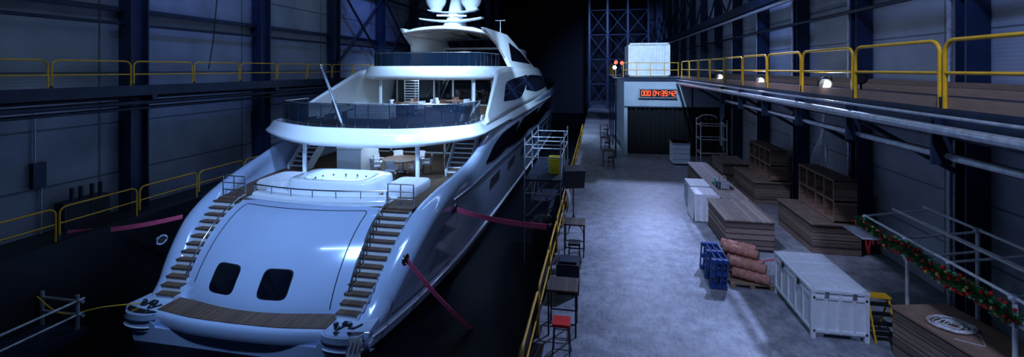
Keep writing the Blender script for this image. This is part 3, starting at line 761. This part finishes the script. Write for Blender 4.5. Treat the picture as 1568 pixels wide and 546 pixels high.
b.cyl((5.35,22.2,1.14),(5.35,22.2,1.38),.04,'glass'); b.cyl((5.35,22.6,1.14),(5.35,22.6,1.4),.04,'bgrn'); b.bb(5.3,6,21.85,23.0,1.135,1.145,'chrome'); b.obj('beer_tap_set')
b=MB(); b.bb(4.1,5.05,20.6,21.9,0,1.15,'cloth'); 
b.grid(lambda u,v:(4.07-.03*math.sin(u*30)*(1-v)-.06*(1-v),20.55+1.4*u,.04+1.13*v),30,6,'cloth'); b.grid(lambda u,v:(4.05+1.02*u,20.55-.03*math.sin(u*24)*(1-v)-.05*(1-v),.04+1.13*v),26,6,'cloth'); b.obj('covered_drinks_fridge',bevel=.04)
b=MB(); b.bb(4.2,5.05,22.2,23.6,.05,1.1,'crate'); b.bb(4.18,5.07,22.18,23.62,1.1,1.14,'crate')
for y in(22.4,22.9,23.4): b.bb(4.17,4.2,y-.15,y+.15,.2,1.0,'galv')
for y in(22.3,23.5): b.bb(4.25,5,y-.05,y+.05,0,.05,'black')
b.obj('chest_freezer',bevel=.02)

def cubby(y0,y1):
    b=MB(); b.bb(7.45,9.0,y0,y1,0,1.0,'wood'); b.bb(7.4,9.05,y0-.05,y1+.05,1.0,1.06,'wood')
    for z in(.25,.5,.75): b.bb(7.435,7.45,y0,y1,z,z+.012,'black'); b.bb(7.45,9,y0-.015,y0,z,z+.012,'black')
    b.obj('wooden_counter_base',bevel=.01)
    b=MB(); z0=1.06; z1=2.5; xa=8.2;xb=8.95; n=4; ya=y0+.2; yb=y1-.1; t=.04
    b.bb(xb-.03,xb,ya,yb,z0,z1,'black')  # back board blackened to paint the darkness inside the openings
    for z in(z0,(z0+z1)/2,z1): b.bb(xa,xb,ya-t,yb+t,z,z+2*t,'kick')
    for i in range(n+1): y=ya+(yb-ya)*i/n; b.bb(xa+.005,xb,y-t,y+t,z0+.01,z1+.05,'kick')
    b.obj('cubby_shelf',bevel=.008)
cubby(17.8,20.9); cubby(23.8,27.2); 
b=MB(); b.bb(7.2,8.6,28.5,31,0,.95,'wood'); b.bb(7.15,8.65,28.45,31.05,.95,1,'woody'); b.bb(7.19,8.61,28.49,31,.3,.32,'black'); b.obj('wooden_counter_base',bevel=.01)

def pallet(b,M4,k):
    def bx(c,d):
        vs=[M4@Vector((c[0]+x*d[0]/2,c[1]+y*d[1]/2,c[2]+z*d[2]/2)) for x in(-1,1) for y in(-1,1) for z in(-1,1)]
        b.add(vs,[(0,1,3,2),(4,6,7,5),(0,4,5,1),(2,3,7,6),(0,2,6,4),(1,5,7,3)],k)
    for i in range(5): bx((0,-.35+.175*i,.13),(1.2,.12,.022))
    for x in(-.54,0,.54):
        bx((x,0,.108),(.1,.8,.022)); bx((x,0,.011),(.1,.8,.022))
        for y in(-.35,0,.35): bx((x,y,.06),(.13,.1,.08))
b=MB()
for i in range(3):
    m4=Matrix.Translation((3.3+.165*i,15.1,.45))@Matrix.Rotation(.06,4,'Y')@Matrix.Rotation(pi/2,4,'Z')@Matrix.Rotation(pi/2,4,'X')@Matrix.Diagonal((1.25,1.05,1,1))
    pallet(b,m4,'bluep')
b.obj('blue_pallet_stack')
b=MB(); pallet(b,Matrix.Translation((4.5,14.95,0)),'palw'); pallet(b,Matrix.Translation((4.5,15.77,0)),'palw'); b.obj('wooden_pallet')
b=MB()
def roll(p,q,r):
    p=Vector(p);q=Vector(q); d=(q-p); L=d.length; d.normalize(); a=d.orthogonal().normalized(); c=d.cross(a); N=40; rs=[]
    for i in range(N+1):
        ph=(i%8)/8; rr=r*(.84+.18*ph); rs.append([p+d*L*i/N+a*math.cos(2*pi*j/14)*rr+c*math.sin(2*pi*j/14)*rr for j in range(14)])
    b.rings(rs,'terra')
for i,(x,y,z,a) in enumerate(((4.5,14.75,.3,1.15),(4.5,15.08,.3,1.1),(4.48,15.4,.3,1.15),(4.5,15.7,.3,1.1),(4.52,16.02,.3,1.2),(4.46,14.9,.56,1.1),(4.5,15.25,.56,1.0),(4.46,15.55,.56,1.15),(4.55,15.9,.56,1.1),(4.38,15.3,.82,1.05),(4.42,15.7,.82,1.15))):
    dx=math.sin(a)*.5; dy=math.cos(a)*.5; roll((x+dx,y-dy,z-.0),(x-dx,y+dy,z+.03),.155)
b.obj('terracotta_tile_rolls')
b=MB(); b.bb(5.0,6.1,32.3,33.8,.12,1.5,'crate'); b.bb(4.97,6.13,32.27,33.83,1.4,1.5,'galv')
for x in(5.1,6.0): b.cyl((x-.03,32.5,.07),(x+.03,32.5,.07),.07,'black')
for z in(.4,.8,1.1): b.bb(5,6.1,32.28,32.3,z,z+.03,'galv')
for x in(5.1,6.0): b.cyl((x-.03,33.6,.07),(x+.03,33.6,.07),.07,'black')
b.obj('wheeled_bin',bevel=.02)
b=MB()
for x in(6.6,8.2):
    for y in(31.5,32.8): b.cyl((x,y,0),(x,y,3.2),.035,'tube',8)
for z in(1.0,1.9,2.8):
    for y in(31.5,32.8): b.cyl((6.6,y,z),(8.2,y,z),.03,'tube',8)
    for x in(6.6,8.2): b.cyl((x,31.5,z),(x,32.8,z),.03,'tube',8)
b.bb(6.6,8.2,31.5,32.8,1.0,1.05,'wood')
b.tube(cat([(6.3,31.5,3.2),(6.8,31.5,3.5),(7.5,31.5,3.4),(8.2,31.5,2.7)],6),.04,'tube',8)
for i in range(5): b.sph((6.6+.35*i,31.4,3.2+.05*(i%2)),.14,'black',8,6)
b.box((7.1,32.1,1.35),(.7,.6,.6),'black'); b.box((7.8,32.1,1.25),(.4,.5,.4),'dsteel')
b.obj('equipment_rack')

b=MB()
for x in(6.5,6.95):
    b.cyl((x,12.25,0),(x,12.6,.95),.025,'yellow',8); b.cyl((x,13.0,0),(x,12.6,.95),.02,'yellow',8)
for i in range(4): z=.2+.2*i; b.box((6.725,12.25+.37*z,z),(.45,.16,.03),'black')
b.box((6.725,12.65,.96),(.5,.25,.04),'yellow'); b.obj('step_ladder')
E=Matrix.Translation((7.55,10.75,0))@Matrix.Rotation(math.radians(13),4,'Z')
b=MB()
def eb(c,d,k): p=E@Vector(c); b.box(p,d,k,rz=math.radians(13))
eb((0,0,.52),(1.3,2.6,1.04),'wood'); eb((0,0,1.07),(1.36,2.66,.06),'kick')
for z in(.25,.5,.75): eb((-.655,0,z),(.012,2.6,.012),'black'); eb((0,-1.305,z),(1.3,.012,.012),'black')
b.obj('bar_counter',bevel=.01)
b=MB()
cx,cy_=7.3,11.1
pts=[]
for i in range(170):
    t=i*.42; r=.10+.10*math.sin(i*.13)+.0006*i; pts.append((cx+(r+.06)*math.cos(t)*1.2,cy_+(r+.06)*math.sin(t),1.115+.02*(i%5)/5+.04*i/150))
pts+=[(cx+.3,cy_-.3,1.115),(cx+.1,cy_-.7,1.115),(cx-.3,cy_-.5,1.115)]
b.tube(pts,.011,'rope',6); b.obj('rope_coil')
b=MB()
fx0,fx1,fy0,fy1=7.35,8.8,8.6,14.4
for y in(9.7,12.6): b.cyl((fx0,y,1.1 if y<12 else 0),(fx0,y,2.45),.04,'tube',10)
for y in(9.7,12.6): b.cyl((fx1,y,0),(fx1,y,2.75),.04,'tube',10)
for z in(1.95,2.4): b.cyl((fx0,fy0,z),(fx0,fy1,z),.035,'tube',10)
for z in(2.3,2.72): b.cyl((fx1,fy0,z),(fx1,fy1,z),.035,'tube',10)
b.cyl((8.05,fy0,2.62),(8.05,fy1,2.62),.035,'tube',10)
for y in(9.7,11.2,12.6,14.3): b.cyl((fx0-.1,y,2.4),(fx1+.1,y,2.68),.03,'tube',10)
for y in(9.7,12.6): b.cyl((fx0-.05,y,1.92),(fx1+.1,y,2.22),.03,'tube',10)
for x,y,z in((fx0,9.7,2.4),(fx0,12.6,2.4),(fx0,9.7,1.95),(fx0,12.6,1.95),(fx1,9.7,2.7),(fx1,12.6,2.7)): b.box((x,y,z),(.12,.12,.12),'galv')
for i in range(15): b.cyl((6.75+.045*i,13.3,2.1),(6.75+.045*i,14.3,2.1),.008,'galv',5)
for i in range(15): b.cyl((6.75,13.3+.07*i,2.1),(7.4,13.3+.07*i,2.1),.008,'galv',5)
b.tube([(6.75,13.3,2.1),(7.4,13.3,2.1),(7.4,14.3,2.1),(6.75,14.3,2.1)],.02,'galv',6,True)
b.obj('tube_frame_canopy')
b=MB()
path=cat([(7.3,14.5,2.22),(7.32,13.4,2.08),(7.28,12.4,2.2),(7.32,11.4,2.05),(7.28,10.6,2.15),(7.32,9.7,2.05)],14)
b.tube(path,.08,'green',6)
for p in path:
    for _ in range(85):
        d=Vector((random.gauss(0,1),random.gauss(0,1),random.gauss(0,1))).normalized(); L=random.uniform(.15,.25); o=Vector(p)+Vector((0,random.uniform(-.05,.05),0)); w=d.orthogonal().normalized()*.017
        b.add([o+w,o-w,o+d*L],[(0,1,2)],'green')
    for _ in range(2):
        d=Vector((random.uniform(-1,-.0),random.gauss(0,.5),random.gauss(0,1))).normalized(); k=random.choice(['bred','bred','bred','bgold','bgrn']); b.sph(Vector(p)+d*.18,random.uniform(.026,.045),k,10,7)
b.obj('christmas_garland')
b=MB()
for s in(-1,1): b.grid(lambda u,v:(7.1-.03*math.sin(u*pi),13.7+s*(.02+.25*math.sin(pi*u*.9)),2.0+.22*(v-.5)*math.sin(pi*u)+.02*u),10,4,'bred')
b.box((7.08,13.65,1.78),(.02,.07,.4),'bred',rx=.3); b.box((7.08,13.77,1.78),(.02,.07,.4),'bred',rx=-.3); b.obj('red_ribbon_bow')
b=MB(); b.tube(cat([(5.3,16.6,.02),(5.9,16.9,.02),(6.6,16.8,.02),(7.3,17.3,.02)],8),.015,'red',6); b.obj('red_floor_cable')

b=MB()
b.bb(-18.25,-16.6,9.0,12.3,-2.3,-2.0,'dsteel'); b.bb(-18.2,-16.7,9.1,12.2,-2.7,-2.3,'black')
for x,y in((-18.2,12.1),(-16.75,12.1),(-16.75,9.4)): b.cyl((x,y,-2.0),(x,y,-.9),.06,'galv',10)
for z in(-1.1,-1.55): b.cyl((-18.25,12.1,z),(-16.5,12.1,z),.045,'galv',8); b.cyl((-16.75,9.2,z),(-16.75,12.3,z),.045,'galv',8)
b.obj('work_pontoon')
b=MB(); b.tube(cat([(-18.2,11.95,-1.0),(-17.2,12.0,-1.5),(-16.3,12.6,-1.5),(YX-4.1,13.35,-1.7)],8),.022,'yellow',6); b.obj('yellow_mooring_rope')
b=MB(); b.grid(lambda u,v:(4.35+.4*(u-.5)+.04*math.sin(v*9)+.12*v*(u-.5),12.85+.04*math.sin(u*20)-.08*v,-1.7-.9*v),16,12,'cloth'); b.obj('hanging_towel',Y)

# ================================================================ LIGHTS
def lamp(name,kind,loc,tgt,power,col,size=1,angle=60,blend=.6,sy=None):
    l=bpy.data.lights.new(name,kind); l.energy=power; l.color=col
    if kind=='AREA':
        l.size=size
        if sy: l.shape='RECTANGLE'; l.size_y=sy
    elif kind=='SPOT': l.spot_size=math.radians(angle); l.spot_blend=blend; l.shadow_soft_size=size
    else: l.shadow_soft_size=size
    o=bpy.data.objects.new(name,l); sc.collection.objects.link(o); o.location=loc
    o.rotation_euler=(Vector(tgt)-Vector(loc)).to_track_quat('-Z','Y').to_euler(); return o
BL=(.32,.53,1); VI=(.40,.52,1); WH=(.46,.69,1)
lamp('yacht_key_light','SPOT',(-10,6.5,17),(-11.8,17.5,0),12500,BL,.6,42,.7)
lamp('yacht_key_light','SPOT',(-5,12,16),(-11,24,3),16000,(.38,.61,1),.4,44,.7)
lamp('yacht_key_light','SPOT',(-7,22,18),(-11.8,34,7),26000,WH,.4,44)
lamp('yacht_key_light','SPOT',(-1,32,16),(-7,44,3),16000,WH,.4,52)
lamp('yacht_key_light','SPOT',(-2,10,14),(-7,27,3),20000,(.40,.62,1),.4,34)  # spot added to brighten starboard faces turned to camera
lamp('added_highlight_strip','AREA',(-4.5,26,17),(-9,26,0),350,(.5,.72,1),.35,sy=26)  # unseen area strip added to streak highlights along the hull
lamp('added_highlight_strip','AREA',(-12,8,18.5),(-12,14,0),350,(.5,.72,1),9,sy=.4)  # second added strip, gives the stern paint something to reflect
lamp('high_bay_and_fill_light','SPOT',(8.0,24,13),(2.8,15,0),9000,VI,.12,56,.9)
lamp('high_bay_and_fill_light','SPOT',(5,46,15),(2.5,30,0),10500,VI,.3,48,.9)
lamp('high_bay_and_fill_light','SPOT',(3,20,16),(4,36,7),17000,(.46,.68,1),.3,34,.9)  # spot added to brighten the office front and container
lamp('high_bay_and_fill_light','SPOT',(2,62,16),(0,52,0),5500,VI,.3,60,.9)
lamp('high_bay_and_fill_light','SPOT',(2,1,15),(6.5,12.6,0),5000,(.48,.6,1),.3,42,.9)  # fill spot added for the dark right foreground
lamp('high_bay_and_fill_light','SPOT',(0,12,14),(6.8,20.5,0),4300,(.52,.6,1),.3,42,.9)  # fill spot added to lift the cubby shelves
lamp('high_bay_and_fill_light','SPOT',(0,56,18),(3,76,8),20000,(.3,.47,1),.4,60,.9)  # spot added to bring out the far lattice
lamp('wall_wash_light','SPOT',(-14.5,16,17),(-20,22,7),1500,(.15,.27,1),.4,70,1)
lamp('wall_wash_light','SPOT',(-14.5,34,17),(-20,38,8),1600,(.15,.27,1),.4,70,1)
lamp('wall_wash_light','SPOT',(5,9,14),(9.8,15,5),1700,(.3,.43,1),.4,75,1)
lamp('wall_wash_light','SPOT',(5,24,14),(9.8,28,6),1500,(.22,.36,1),.4,75,1)
lamp('deck_ceiling_light','AREA',(YX,24,2.7),(YX,24,0),110,(.55,.75,1),4,sy=3)
lamp('deck_ceiling_light','AREA',(YX,31.5,5.7),(YX,31.5,0),210,(.52,.74,1),4,sy=4)
lamp('deck_ceiling_light','AREA',(YX,37,9.2),(YX,37,0),120,(.52,.74,1),3,sy=3)
for y in(14.2,19.4,25.4): lamp('stage_spot_glow','POINT',(6.1,y-.4,6.05),(0,0,0),22,(.8,.88,1),.1)
w=bpy.data.worlds.new('world'); sc.world=w; w.use_nodes=True
w.node_tree.nodes['Background'].inputs[0].default_value=(.02,.06,.25,1); w.node_tree.nodes['Background'].inputs[1].default_value=.12
